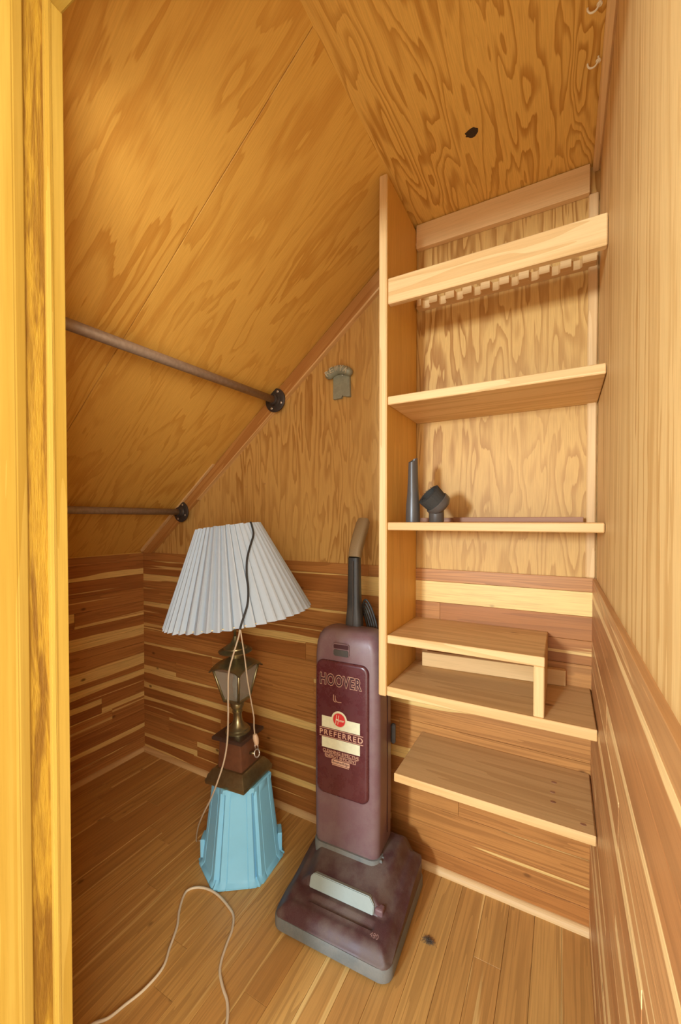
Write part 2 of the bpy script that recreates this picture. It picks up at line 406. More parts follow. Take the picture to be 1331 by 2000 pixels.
lining(wall_back, (XR, YB, 0), (-1, 0, 0), (0, 0, 1), (0, -1, 0), XR - XL, ZW, 'cedar', rng, sap=(.55, 1.15), rows_sap={14: 1.5, 13: -.4, 12: 1.5, 11: 1.05, 10: 1.4, 9: 1.4, 8: .95, 7: .85, 6: 1.4, 5: .45, 4: 1.2, 3: 1.1, 2: 1.4, 1: 1.1, 0: 1.3})
rng = random.Random(5)
lining(wall_left, (XL, YB, 0), (0, -1, 0), (0, 0, 1), (1, 0, 0), YB - YF + .01, ZW - .004, 'cedar', rng, lens=(.3, .9), sap=(.5, 1.15))
rng = random.Random(23)
lining(wall_right, (XR, YF - .02, 0), (0, 1, 0), (0, 0, 1), (-1, 0, 0), YB - YF + .02, ZW - .002, 'cedar_right', rng, t=.009, lens=(.6, 1.3), sap=(.45, 1.05))
rng = random.Random(31)
lining(floor, (XR - .0085, YF - .16, -.0065), (0, 1, 0), (-1, 0, 0), (0, 0, 1), YB - YF + .16, XR - .0085 - XL, 'cedar_floor', rng, t=.0065, lens=(.5, 1.2), sap=(.85, 1.5))
# the lining frames must be right-handed for correct shading; boards are closed so normals were recalculated

# trims
def quarter(name, o, d, n, L, r=.016, mat='quarter'):
    d, n = Vector(d), Vector(n); u = Vector((0, 0, 1)); bm = bmesh.new()
    prof = [(0, 0)] + [(r * math.cos(a * PI / 12), r * 1.1 * math.sin(a * PI / 12)) for a in range(0, 7)]
    loft(bm, [[(x, p[0], p[1]) for p in prof] for x in (0, L)])
    return tag(from_bm(name, bm, mat, None, frame(o, d, n, u)), kind='structure')
quarter('baseboard_back', (XL, YB - TH_B, 0), (1, 0, 0), (0, -1, 0), XR - .009 - XL)
quarter('baseboard_left', (XL + TH_B, YB - .02, 0), (0, -1, 0), (1, 0, 0), YB - .02 - YF)
# diagonal cedar board on the back wall under the slope
bx = Matrix(frame((XL, YB, ZW), dx, Vector((0, -1, 0)).cross(dx) * -1, (0, -1, 0)))
bm = bmesh.new()
w = .047; y0 = .002
yy = Vector((0, -1, 0)).cross(dx)            # perpendicular in the wall plane
sgn = 1 if yy.dot(dn) > 0 else -1
bx = frame((XL, YB, ZW), dx, yy * sgn, dx.cross(yy * sgn))
zs = 1 if dx.cross(yy * sgn).y < 0 else -1
prism(bm, [(.0, y0), (Ls - .05, y0), (Ls - .05 - .0, y0 + w), (w * 1.25, y0 + w)], 0, .018 * zs)
bmesh.ops.bevel(bm, geom=bm.edges[:], offset=.0015, segments=1, affect='EDGES')
tag(from_bm('trim_1', bm, 'cedar_trim', None, bx), kind='structure')
bm = bmesh.new(); prism(bm, [(.45, y0 + w), (Ls - .05, y0 + w), (Ls - .05, y0 + w + .007), (.45, y0 + w + .003)], 0, .019 * zs)  # added strip: pale colour stands for light on the board's lower edge
tag(from_bm('trim_lit_edge', bm, 'pine', None, bx), kind='structure')
# pale batten strip between the slope and that board (lower stretch)
bm = bmesh.new(); prism(bm, [(.02, 0), (.62, 0), (.62, .005), (.02, .011)], 0, .028 * zs)
tag(from_bm('trim_2', bm, 'quarter', None, bx), kind='structure')
tag(wbox('trim_3', (-.4075, YB - .020, 1.945), (.056, YB, 2.018), 'batten', None, .0015, 'x'), kind='structure')
tag(wbox('trim_4', (.054, YB - .012, ZW), (.076, YB, 1.946), 'quarter', None, .003, 'z'), kind='structure')
tag(wbox('trim_5', (XR - .017, .16, ZC - .017), (XR, YB, ZC), 'batten', None, .004, 'y'), kind='structure')
# dark knot plug and two little nails in the ceiling
def ceil_pt(px, py): return on(px, py, 2, ZC)
p = ceil_pt(922, 259); bm = bmesh.new()
rg = [[(.0150 * s * math.cos(a * PI / 8) * (1 + .14 * math.sin(3 * a)), .0125 * s * math.sin(a * PI / 8) * (1 + .12 * math.sin(5 * a)), z) for a in range(16)] for s, z in ((1, .001), (.95, -.0012), (.5, -.0006))]
loft(bm, rg); from_bm('knot', bm, 'knot', ceiling, ceiling.matrix_basis.inverted() @ Matrix.Translation(p))

# door jamb, stop and casing (left side of the opening) and the header stop
jamb = empty('door_1', (0, 0, 0)); tag(jamb, kind='structure')
def profile_z(name, pts, z0, z1, mat, bev=.002):
    bm = bmesh.new(); prism(bm, pts, z0, z1); bmesh.ops.bevel(bm, geom=bm.edges[:], offset=bev, segments=2, affect='EDGES')
    o = from_bm(name, bm, mat, jamb)
    # local x along the grain
    R = Matrix(((0, 0, 1), (0, 1, 0), (-1, 0, 0))).to_4x4()
    o.data.transform(R.inverted()); o.matrix_basis = R
    return o
profile_z('jamb_board', [(XJ - .02, .13), (XJ - .002, .13), (XJ - .002, YF - .004), (XJ - .02, YF - .004)], -.01, ZD + .03, 'jamb_rough')
profile_z('casing', [(XJ - .09, .11), (XJ + .006, .11), (XJ + .006, .252), (XJ + .002, .2655), (XJ - .003, .2665), (XJ - .003, .15), (XJ - .09, .15)], -.01, ZD + .10, 'jamb', .0015)
profile_z('door_stop', [(XJ - .004, .2895), (XJ + .004, .2895), (XJ + .0045, .2955), (XJ + .0015, .2975), (XJ, YF), (XJ - .02, YF), (XJ - .02, YF - .004), (XJ - .004, YF - .006)], -.01, ZD - .012, 'jamb', .0012)
bm = bmesh.new(); add_box(bm, (XJ - .02, .2895, ZD - .016), (XR - .002, YF, ZD + .02), .003, 2); from_bm('header_stop', bm, 'jamb', jamb)
bm = bmesh.new(); add_box(bm, (XJ - .02, .13, ZD + .004), (XR - .002, .2895, ZD + .024), .002, 1); from_bm('header_jamb', bm, 'jamb_rough', jamb)

# ------------------------------------------------------------------ bookcase
PX0, PX1 = -.4315, -.4090
YS = 1.010; YBK = YB - .001; YW = YB - TH_B - .001
shelf_unit = empty('bookcase', (-.17, 1.13, .632), 0, 'tall built-in pale pine bookcase with one tall side panel, fixed to right wall', 'bookcase')
def part(name, lo, hi, mat, grain='x', bev=.002, parent=shelf_unit):
    o = wbox(name, lo, hi, mat, None, bev, grain); mw = o.matrix_basis.copy()
    o.parent = parent; o.matrix_basis = Matrix.Translation(parent.location).inverted() @ mw
    return o
part('side_panel', (PX0, YS, .632), (PX1, YW, 2.004), 'ply_panel', 'z')
part('edge_band', (PX0, YS - .007, .630), (PX1, YS, 2.006), 'pine', 'z', .003)
XE = .0775
part('rail', (PX1, YS, 1.669), (XE, YS + .019, 1.736), 'pine')
part('shelf', (PX1, YS, 1.405), (XE, YBK, 1.427), 'pine')
part('shelf', (PX1, YS, 1.0735), (XE, YBK, 1.0945), 'pine')
part('shelf', (PX1, YS, .632), (XE - .010, YW, .656), 'pine_worn')
part('front_edge', (PX1, YS - .002, .6315), (XE - .0095, YS + .004, .6565), 'pine', 'x', .0015)
part('short_shelf', (PX1, YS + .002, .772), (-.033, YW, .7935), 'pine_worn')
part('front_edge', (PX1, YS, .7715), (-.0325, YS + .004, .794), 'pine', 'x', .0015)
part('divider', (-.055, YS, .6565), (-.033, YW, .7717), 'pine', 'z')
low_shelf = wbox('wall_shelf', (-.388, YS, .407), (XE - .010, YW, .429), 'pine_worn', None, .002, 'x')
tag(low_shelf, 'low pine wall shelf with free left end and three dark knots', 'shelf')
fe = wbox('front_edge', (-.3882, YS - .002, .4068), (XE - .0095, YS + .003, .4292), 'pine', None, .0015, 'x'); mwf = fe.matrix_basis.copy(); fe.parent = low_shelf; fe.matrix_basis = low_shelf.matrix_basis.inverted() @ mwf
for kx, ky in ((1083, 1528), (1080, 1547), (1081, 1566), (1140, 1610)):
    p = on(kx, ky, 2, .4293); bm = bmesh.new()
    loft(bm, [[(.007 * s * math.cos(a * PI / 7), .0045 * s * math.sin(a * PI / 7), z) for a in range(14)] for s, z in ((1, -.001), (.9, .0003))])
    o = from_bm('knot', bm, 'stick', low_shelf, low_shelf.matrix_basis.inverted() @ Matrix.Translation(p))

# notched tool rack on the back wall
rack_x0, rack_x1 = -.404, .071; zr0, zr1 = 1.757, 1.781; yr = 1.222
rack = empty('notched_rack', ((rack_x0 + rack_x1) / 2, YB, zr0), 0, 'notched pine tool rack with square teeth on plywood behind top rail', 'tool rack')
pts = [(rack_x0, YB - .001), (rack_x0, yr + .010), (rack_x0 + .006, yr)]
nt = 9; pw = (rack_x1 - .006 - rack_x0 - .018) / nt; nw = pw * .50; nd = .023
for i in range(nt):
    a = rack_x0 + .018 + i * pw
    pts += [(a, yr), (a, yr + nd - nw * .3), (a + nw * .2, yr + nd), (a + nw * .8, yr + nd), (a + nw, yr + nd - nw * .3), (a + nw, yr)]
pts += [(rack_x1, yr), (rack_x1, YB - .001)]
bm = bmesh.new(); prism(bm, [(p[0] - rack.location.x, p[1] - rack.location.y) for p in pts][::-1], 0, zr1 - zr0)
from_bm('notched_board', bm, 'pine', rack)

# loose wood on the shelves
st = wbox('wood_strip', (-.283, 1.213, 1.0947), (.047, 1.226, 1.1085), 'stick', None, .001, 'x'); tag(st, 'long thin reddish wooden strip lying at back of eye level shelf', 'wood strip')
st = wbox('wood_strip', (-.402, 1.232, 1.0947), (-.25, 1.246, 1.1075), 'stick', None, .001, 'x'); tag(st, 'short dark wooden strip lying behind the dusting brush', 'wood strip')
a_ = math.radians(4.5); bm = bmesh.new(); add_box(bm, (0, -.01, 0), (.385, .01, .042), .0015)
pk = from_bm('wood_plank', bm, 'batten', None, Matrix.Translation((-.374, 1.214, .6565)) @ Matrix.Rotation(a_, 4, 'Z')); tag(pk, 'loose short plank standing on edge under the short shelf', 'plank')

# ------------------------------------------------------------------ crevice tool and dusting brush
P0 = on(807, 1017, 1, 1.085); P0.z = 1.0947
ct = empty('crevice_tool', P0, -.6, 'tall dark grey crevice nozzle standing upright on shelf', 'nozzle')
rings = []
for z, rx, ry, r in ((0, .0195, .0195, .0193), (.004, .0198, .0198, .0196), (.045, .0190, .0190, .0188), (.075, .0155, .0160, .0150), (.11, .0125, .0145, .012), (.17, .0105, .0128, .010)):
    rings.append([(p[0], p[1], z + (p[1] * .55 if z > .16 else 0)) for p in rrect(rx * 2, ry * 2, min(r, rx - .0002), 6)])
bm = bmesh.new(); vr = loft(bm, rings, False); bm.faces.new(vr[0][::-1])
inner = [[(p[0] * .82, p[1] * .82, p[2]) for p in rings[-1]], [(p[0] * .8, p[1] * .8, p[2] - .05) for p in rings[-1]]]
vi = [[bm.verts.new(p) for p in r] for r in inner]; n = len(vi[0])
for A, B in ((vr[-1], vi[0]), (vi[0], vi[1])):
    for i in range(n): bm.faces.new((A[i], A[(i + 1) % n], B[(i + 1) % n], B[i]))
bm.faces.new(vi[1])
o = from_bm('nozzle_body', bm, 'grey_plastic', ct); sharp(o, 40)
P1 = on(853, 1017, 1, 1.085); P1.z = 1.0947
db = empty('dusting_brush', P1, 0, 'round black dusting brush with tilted bristle head standing on shelf', 'brush')
lathe('neck', [(.0185, 0), (.020, .003), (.0195, .03), (.0200, .034), (.0195, .046), (.012, .055)], 'grey_plastic', db)
axd = (_r * -.72 + Vector((0, 0, .68)) + FW * -.14).normalized()
sx = axd.cross(Vector((0, 0, 1))).normalized(); mw = frame(_r * .006 + Vector((0, 0, .047)), sx, axd.cross(sx), axd)
lathe('collar', [(.012, -.018), (.026, -.013), (.0335, -.006), (.0345, .000), (.0345, .009), (.033, .0105)], 'grey_plastic', db, mw)
bm = bmesh.new(); rb = random.Random(3)
loft(bm, [[(r * math.cos(a * PI / 12), r * math.sin(a * PI / 12), z) for a in range(24)] for r, z in ((.031, .008), (.0335, .040), (.0225, .041), (.020, .012))], True)
for i in range(420):
    a = rb.uniform(0, 2 * PI); r0 = rb.uniform(.021, .0305); l = rb.uniform(.040, .0445); d_ = Vector((math.cos(a), math.sin(a), 0)); e_ = Vector((-d_.y, d_.x, 0)) * .0007
    b0 = d_ * r0 + Vector((0, 0, .013)); b1 = d_ * (r0 * 1.06 + rb.uniform(-.001, .001)) + Vector((0, 0, l))
    vs = [bm.verts.new(q) for q in (b0 - e_, b0 + e_, b1 + e_ * .6, b1 - e_ * .6)]; bm.faces.new(vs)
tag(from_bm('bristles', bm, 'bristle', db, mw), kind='stuff')

# ------------------------------------------------------------------ pipe rods
def rod(x, z, zf, label):
    root = empty('hanging_rod', (x, YB - .020, z), 0, label, 'closet rod', 'pipe closet rods under the slope')
    L = YB - .020 - YF
    tube('pipe', [(0, -.012, 0), (0, -L, zf - z)], .0132, 'pipe', root, 16, sub=0)
    R = Matrix.Rotation(PI / 2, 4, 'X')
    lathe('flange', [(.0445, 0), (.0445, .0045), (.042, .0065), (.024, .0075), (.0205, .011), (.0195, .020), (.0165, .0215)], 'iron', root, R, 32)
    for k in range(4):
        a = PI / 4 + k * PI / 2 + .35
        lathe('screw', [(.0048, .005), (.0048, .0075), (.003, .0088)], 'nail', root, Matrix.Translation((.033 * math.cos(a), 0, .033 * math.sin(a))) @ R, 10)
rod(-.955, 1.5516, 1.523, 'upper weathered steel pipe rod with black flange, sloping across the plywood slope')
rod(-1.473, 1.1364, 1.133, 'lower weathered steel pipe rod ending in black flange beside the lampshade')

# ------------------------------------------------------------------ cup hooks in the ceiling
for px, py, where in ((1172, -2, 'the door opening'), (1169.5, 110, 'the back wall')):
    p = ceil_pt(px, py)
    hk = empty('cup_hook', p, .3, 'small cream cup hook in the ceiling, the one of two nearer ' + where, 'hook', 'ceiling cup hooks')
    tube('hook_wire', [(0, 0, .002), (0, 0, -.008), (-.001, 0, -.011), (-.006, .002, -.0165), (-.013, .004, -.0165), (-.017, .005, -.011), (-.0175, .005, -.006)], .0017, 'hook', hk, 8)
    lathe('collar', [(.0042, -.007), (.0048, -.0085), (.0042, -.010)], 'hook', hk, None, 12)

# ------------------------------------------------------------------ green-grey plaque on the back wall
c0 = on(667, 748, 1, YB - .012)
pl = empty('wall_plaque', (c0.x, YB, c0.z), 0, 'small green-grey metal plaque with raised lettering on plywood wall', 'plaque')
hw = .0335
bm = bmesh.new(); prism(bm, [(-hw, -.052), (-.001, -.052), (.002, -.041), (.009, -.046), (.019, -.049), (hw, -.051), (hw - .003, .040), (-hw + .001, .038)], 0, .012)
bmesh.ops.bevel(bm, geom=bm.edges[:], offset=.0012, segments=1, affect='EDGES')
MP = frame((0, 0, 0), (1, 0, 0), (0, 0, 1), (0, -1, 0))
from_bm('plate', bm, 'verdigris', pl, MP)
rings = []; RA = .062
for i in range(25):
    th = math.radians(-50 + 100 * i / 24); e = math.sqrt(max(0.02, 1 - abs(th / math.radians(51)) ** 8))
    cx, cz = RA * math.sin(th) - .006, .044 - RA * (1 - math.cos(th)); ring = []
    for k in range(16):
        a = 2 * PI * k / 16; ry = .0150 * e * math.sin(a); rn = .018 + .018 * e * math.cos(a)
        ring.append((cx + ry * math.sin(th), cz + ry * math.cos(th), rn))
    rings.append(ring)
bm = bmesh.new(); loft(bm, rings); from_bm('curved_head', bm, 'verdigris', pl, MP, True)
for s_, u in zip('REWYA', (-36, -19, -1, 17, 34)):
    th = math.radians(u); cx, cz = RA * math.sin(th) - .006, .0445 - RA * (1 - math.cos(th))
    m_ = MP @ Matrix.Translation((cx, cz, .0345)) @ Matrix.Rotation(-th, 4, 'Z')
    text('raised_letter', s_, 'pale_metal', pl, m_, .0145, .0185, .0, .0026)
lathe('nail', [(.0022, .0115), (.0022, .0135), (.0012, .0142)], 'nail', pl, MP @ Matrix.Translation((.004, .026, 0)), 10)

# ------------------------------------------------------------------ blue bucket, upside down
BX, BY = -.912, 1.000; BH = .275
face_dir = math.atan2(-BY, -BX) - math.radians(7)        # towards the door
bucket = empty('bucket', (BX, BY, 0), face_dir, 'upturned light blue six-sided plastic bucket under the lamp', 'bucket')
def hexring(R, z, groove=0.0, corner=.16):
    out = []
    for k in range(6):
        a0, a1 = math.radians(60 * k - 30), math.radians(60 * k + 30)
        A = Vector((R * math.cos(a0), R * math.sin(a0))); B = Vector((R * math.cos(a1), R * math.sin(a1))); nn = ((A + B) / 2).normalized()
        for f_, g_ in ((0.0, groove), (.07, groove), (.11, 0), (.24, 0), (.255, .0014 if groove else 0), (.27, 0), (.73, 0), (.745, .0014 if groove else 0), (.76, 0), (.89, 0), (.93, groove)):
            q = A.lerp(B, f_) - nn * g_; out.append((q.x, q.y, z))
    return out
Rb, Rt = .131, .095
rad = lambda z: Rb + (Rt - Rb) * z / BH
bm = bmesh.new()
loft(bm, [hexring(Rb + .004, .0015, .004), hexring(Rb + .010, .0015, .004), hexring(Rb + .010, .006, .004), hexring(Rb + .003, .012, .004), hexring(rad(.02), .02, .009), hexring(rad(.10), .10, .009), hexring(rad(.18), .18, .009), hexring(rad(.245), .245, .009), hexring(rad(.262), .262, .003), hexring(Rt, BH - .004, 0), hexring(Rt - .004, BH, 0), hexring(Rt - .012, BH, 0), hexring(Rt - .016, BH - .006, 0), hexring(.02, BH - .006, 0)], True)
o = from_bm('pail', bm, 'blue', bucket); sharp(o, 30)
for sg in (-1, 1):                                         # two handle lugs near the rim
    a = math.radians(95 * sg); r_ = Rb * .87
    m_ = Matrix.Rotation(a, 4, 'Z') @ Matrix.Translation((r_ + .004, 0, .048))
    bm = bmesh.new(); add_box(bm, (-.004, -.022, -.030), (.011, .022, .028), .003, 2)
    o = from_bm('handle_lug', bm, 'blue', bucket, m_)

# ------------------------------------------------------------------ table lamp on the bucket
LB = Vector((-.912, .990, BH + .0005))
lamp = empty('table_lamp', LB, 0, 'brass and mahogany lantern table lamp with crooked pleated white shade on bucket', 'lamp')
LEAN = Matrix.Rotation(math.radians(-1.6), 4, _f0)       # leans a little to the left
lamp.rotation_euler = (LEAN @ Matrix.Rotation(math.radians(4), 4, 'Z')).to_euler()
def sq_loft(name, prof, mat, parent=lamp, r=.002, mw=None):
    bm = bmesh.new(); loft(bm, [[(p[0], p[1], z) for p in rrect(s, s, min(r, s * .3), 2)] for s, z in prof]); o = from_bm(name, bm, mat, parent, mw); sharp(o, 25); return o
zb = LB.z
Z = lambda z: z - zb
sq_loft('plinth', [(.150, 0), (.152, .004), (.152, .012), (.144, .018), (.139, .027), (.128, .034), (.120, .040), (.108, .044)], 'brass')
sq_loft('column', [(.094, .042), (.0945, .046), (.084, Z(.404)), (.084, Z(.409))], 'mahogany', r=.004)
bm = bmesh.new()
for sxx in (-1, 1):
    for q in range(4):
        A = q * PI / 2
sq_loft('cap_board', [(.088, Z(.405)), (.108, Z(.407)), (.117, Z(.410)), (.117, Z(.418)), (.110, Z(.421))], 'mahogany_dark')
lathe('stem', [(.040, Z(.420)), (.040, Z(.424)), (.034, Z(.428)), (.034, Z(.432)), (.028, Z(.437)), (.019, Z(.446)), (.0145, Z(.460)), (.0130, Z(.478)), (.0165, Z(.484)), (.0165, Z(.487)), (.0125, Z(.490)), (.018, Z(.496)), (.0215, Z(.504)), (.0215, Z(.514)), (.019, Z(.520))], 'brass', lamp)
lb, lt = .058, .100                                       # lantern bottom and top side
sq_loft('lantern_base', [(.044, Z(.517)), (lb + .004, Z(.521)), (lb + .006, Z(.527)), (lb, Z(.530))], 'brass')
lantern_bars = []
for sxx in (-1, 1):
    for syy in (-1, 1):
        tube('corner_bar', [(sxx * lb / 2, syy * lb / 2, Z(.528)), (sxx * lt / 2, syy * lt / 2, Z(.628))], .0042, 'brass', lamp, 6, sub=0)
for k in range(4):
    bm = bmesh.new(); h0, h1 = Z(.530), Z(.625)
    vs = [(-lb / 2 + .002, -lb / 2 + .001, h0), (lb / 2 - .002, -lb / 2 + .001, h0), (lt / 2 - .002, -lt / 2 + .001, h1), (-lt / 2 + .002, -lt / 2 + .001, h1)]
    A = [bm.verts.new(v) for v in vs]; B = [bm.verts.new((v[0], v[1] + .002, v[2])) for v in vs]
    bm.faces.new(A); bm.faces.new(B[::-1])
    for i in range(4): bm.faces.new((A[i], B[i], B[(i + 1) % 4], A[(i + 1) % 4]))
    from_bm('glass_pane', bm, 'glass', lamp, Matrix.Rotation(k * PI / 2, 4, 'Z'))
lathe('chimney', [(.009, Z(.529)), (.011, Z(.545)), (.014, Z(.57)), (.009, Z(.60)), (.008, Z(.62))], 'headlight', lamp, None, 14)
# flared roof with eaves that arch between the corners
rings = []
for s, z, arch in ((.118, .6205, .018), (.121, .624, .018), (.098, .637, .011), (.068, .648, .005), (.046, .655, .001), (.036, .660, 0)):
    ring = []
    for k in range(4):
        for j in range(8):
            t_ = j / 8 * 2 - 1; h = s / 2; p = [(t_ * h, -h), (h, t_ * h), (-t_ * h, h), (-h, -t_ * h)][k]
            ring.append((p[0], p[1], Z(z) + arch * (1 - t_ * t_)))
    rings.append(ring)
bm = bmesh.new(); loft(bm, rings); o = from_bm('lantern_roof', bm, 'brass', lamp); sharp(o, 30)
lathe('finial', [(.020, Z(.657)), (.022, Z(.664)), (.024, Z(.671)), (.034, Z(.675)), (.053, Z(.679)), (.054, Z(.682)), (.049, Z(.684)), (.046, Z(.687)), (.037, Z(.689)), (.036, Z(.693)), (.026, Z(.700)), (.015, Z(.708)), (.009, Z(.720)), (.006, Z(.728))], 'brass', lamp)
tube('pole', [(0, 0, Z(.722)), (0, 0, Z(.86))], .0046, 'brass', lamp, 10, sub=0)
lathe('socket', [(.012, Z(.85)), (.017, Z(.86)), (.017, Z(.91)), (.013, Z(.915))], 'brass', lamp)
tube('harp', [(-.016, 0, Z(.87)), (-.05, 0, Z(.92)), (-.05, 0, Z(1.0)), (0, 0, Z(1.05)), (.05, 0, Z(1.0)), (.05, 0, Z(.92)), (.016, 0, Z(.87))], .0016, 'brass', lamp, 6)
# key switch on the right-hand side of the column
kx = Vector((.0455, .0, .082))
tube('key_switch', [kx, kx + Vector((.016, 0, .003))], .0045, 'brass', lamp, 8, sub=0)
tube('key_ring', [kx + Vector((.026 + .0095 * math.cos(a * PI / 6), 0.004 * math.sin(a * PI / 6), .005 + .011 * math.sin(a * PI / 6))) for a in range(13)], .0024, 'nail', lamp, 6, sub=2)
# pleated shade, tilted
NP = 46; SH0, SH1 = Z(.795), Z(1.082); RB, RT = .221, .098
def shade_ring(R, z, ph=0.0, d=1.0):
    out = []
    for k in range(NP):
        for f_, dr in ((0.0, -.001), (.60, .0125), (.80, .0135), (.92, -.005)):
            a = 2 * PI * (k + f_) / NP; s = R / RB
            out.append(((R + (dr - .004) * s * d) * math.cos(a), (R + (dr - .004) * s * d) * math.sin(a), z + .0012 * math.sin(k * 2.3)))
    return out
bm = bmesh.new(); rings = [shade_ring(RB + (RT - RB) * i / 6, SH0 + (SH1 - SH0) * i / 6) for i in range(7)]
inner = [[(p[0] * (1 - .0022 / RT), p[1] * (1 - .0022 / RT), p[2]) for p in r] for r in rings]
vr = loft(bm, rings + inner[::-1], False, True)
TILT = Matrix.Rotation(math.radians(-5.6), 4, _f0) @ Matrix.Rotation(math.radians(-2.0), 4, _r)
piv = Vector((0, 0, (SH0 + SH1) / 2)); SHM = Matrix.Translation(piv + _r * .004) @ TILT @ Matrix.Translation(-piv)
shade = from_bm('lamp_shade', bm, 'shade', lamp, SHM)
for Rr, zz in ((RT - .004, SH1 - .006), (RB - .007, SH0 + .004)):
    tube('wire_ring', [(Rr * math.cos(a * PI / 20), Rr * math.sin(a * PI / 20), zz) for a in range(41)], .0018, 'shade_in', shade, 6, sub=0)
# spider across the top
for k in range(3):
    a = k * 2 * PI / 3; tube('spider_wire', [(0, 0, SH1 - .03), ((RT - .004) * math.cos(a), (RT - .004) * math.sin(a), SH1 - .006)], .0014, 'brass', shade, 6, sub=0)
# cords: black part lies on the shade, beige part hangs below
bpy.context.view_layer.update()
LW = lamp.matrix_world.copy(); SW = (LW @ SHM); SWi = SW.inverted(); LWi = LW.inverted()
def on_shade(px, py, off=.011):
    d = ray(px, py); t = .7
    while t < 1.8:
        q = SWi @ (CAM + d * t); s = (q.z - SH0) / (SH1 - SH0); R = RB + (RT - RB) * s
        if math.hypot(q.x, q.y) < R + off: break
        t += .001
    return LWi @ (CAM + d * t)
q0 = on_shade(490, 1024); top_in = q0 + Vector((-.02, .03, -.02))
blk = [q0 + Vector((-.022, .026, -.012)), q0 + Vector((-.006, .008, .006))] + [on_shade(*p) for p in ((494, 1034), (495, 1046), (488, 1070), (483, 1092), (482, 1120), (485, 1150), (484, 1178), (478, 1200), (472, 1218), (469, 1230))]
tube('black_cord', blk, .0030, 'cord_black', lamp, 8)
e0 = LW @ blk[-1]; zc0 = (e0 - CAM).dot(FW)
def hang(pts): return [LWi @ at(px, py, z) for px, py, z in pts]
tube('beige_cord', hang([(469, 1229, zc0), (466, 1245, zc0 + .002), (457, 1275, zc0 + .006), (447, 1315, zc0 + .012), (446, 1360, zc0 + .018), (446, 1400, zc0 + .024), (444, 1450, zc0 + .03), (437, 1490, zc0 + .035), (424, 1530, zc0 + .04), (412, 1560, zc0 + .06), (396, 1592, zc0 + .12), (387, 1616, zc0 + .22)]) + [LWi @ on(384, 1642, 2, .004), LWi @ on(394, 1640, 2, .003), LWi @ on(420, 1625, 2, .003)], .0024, 'cord_beige', lamp, 8)
tube('beige_cord', hang([(470, 1231, zc0), (473, 1250, zc0 + .006), (479, 1290, zc0 + .03), (484, 1330, zc0 + .05), (491, 1370, zc0 + .075), (496, 1400, zc0 + .09), (496.5, 1420, zc0 + .10), (498, 1435, zc0 + .105)]), .0020, 'cord_beige', lamp, 8)
pp = hang([(498, 1434, zc0 + .105), (500, 1443, zc0 + .106), (502, 1454, zc0 + .107)])
tube('plug', pp, lambda t: .0085 * (.45 + .55 * math.sin(PI * (.12 + .75 * t))), 'clear_plastic', lamp, 10)
for dxx in (-3, 2.5):
    tube('plug_blade', hang([(501 + dxx, 1452, zc0 + .107), (502 + dxx, 1462, zc0 + .107)]), .0016, 'nail', lamp, 6, sub=0)

# ------------------------------------------------------------------ ivory extension cord on the floor
fc = [(150, 2022), (182, 2000), (212, 1988), (245, 1962), (282, 1932), (318, 1890), (332, 1850), (346, 1810), (350, 1780), (358, 1752), (368, 1738), (388, 1733), (410, 1738), (428, 1750), (444, 1768), (456, 1788), (454, 1815), (444, 1842), (433, 1875), (430, 1900), (436, 1930), (444, 1955), (445, 1985), (440, 2020)]
pts = []
for px, py in fc:
    p = on(px, py, 2, .0035); pts.append(p)
bm = bmesh.new(); tube_bm(bm, catmull(pts, 6), .0034, 8)
ex = from_bm('extension_cord', bm, 'cord_white', None, None, True); tag(ex, 'ivory cord looping across the cedar floor in front of bucket', 'cord')

# ------------------------------------------------------------------ upright vacuum cleaner
VX, VY = -.512, .862
vac = empty('vacuum_cleaner', (VX, VY, 0), math.radians(2.5), 'maroon upright vacuum cleaner with black handle and tan grip, standing by bookcase', 'vacuum cleaner')
# head: bumper, hood (height field), headlight
HW, HD = .335, .325
bm = bmesh.new()
loft(bm, [[(p[0], p[1] + HD / 2, z) for p in rrect(HW - i, HD - i, .030, 5)] for i, z in ((.012, .006), (.0, .012), (.0, .036), (.006, .042))])
o = from_bm('bumper', bm, 'bumper', vac); sharp(o, 35)
def sstep(a, b, x):
    t_ = max(0, min(1, (x - a) / (b - a))); return t_ * t_ * (3 - 2 * t_)
def hood_h(x, y):
    base = .061 + .018 * sstep(0, .085, y) + .030 * sstep(.08, .24, y)
    lat = 1 - sstep(.085 + .02 * sstep(.1, .2, y), .135, abs(x))
    blk = (.030 * sstep(.084, .098, y) + .006 * sstep(.1, .2, y)) * lat
    edge = min(HW / 2 - abs(x), y + .002, HD - .004 - y)
    drop = (1 - sstep(0, .030, edge)) * .022
    ridge = .002 * (sstep(.030, .033, y) - sstep(.036, .039, y)) * (1 - sstep(.13, .14, abs(x)))
    groove = -.006 * sstep(.052, .056, y) * (1 - sstep(.066, .070, y)) * (1 - sstep(.088, .094, abs(x - .012)))
    return max(.040, base + blk - drop + ridge + groove)
bm = bmesh.new(); NXg, NYg = 68, 66; grid = []
for j in range(NYg + 1):
    row = []
    for i in range(NXg + 1):
        x = -HW / 2 + .003 + (HW - .006) * i / NXg; y = .003 + (HD - .006) * j / NYg
        # round the footprint corners
        cxr, cyr = HW / 2 - .003 - .028, HD / 2 - .003 - .028; ddx, ddy = abs(x) - cxr, abs(y - HD / 2) - cyr
        if ddx > 0 and ddy > 0:
            l = math.hypot(ddx, ddy); m_ = max(ddx, ddy); k = m_ / l
            x = math.copysign(cxr + ddx * k, x); y = HD / 2 + math.copysign(cyr + ddy * k, y - HD / 2)
        row.append(bm.verts.new((x, y, hood_h(x, y))))
    grid.append(row)
for j in range(NYg):
    for i in range(NXg): bm.faces.new((grid[j][i], grid[j][i + 1], grid[j + 1][i + 1], grid[j + 1][i]))
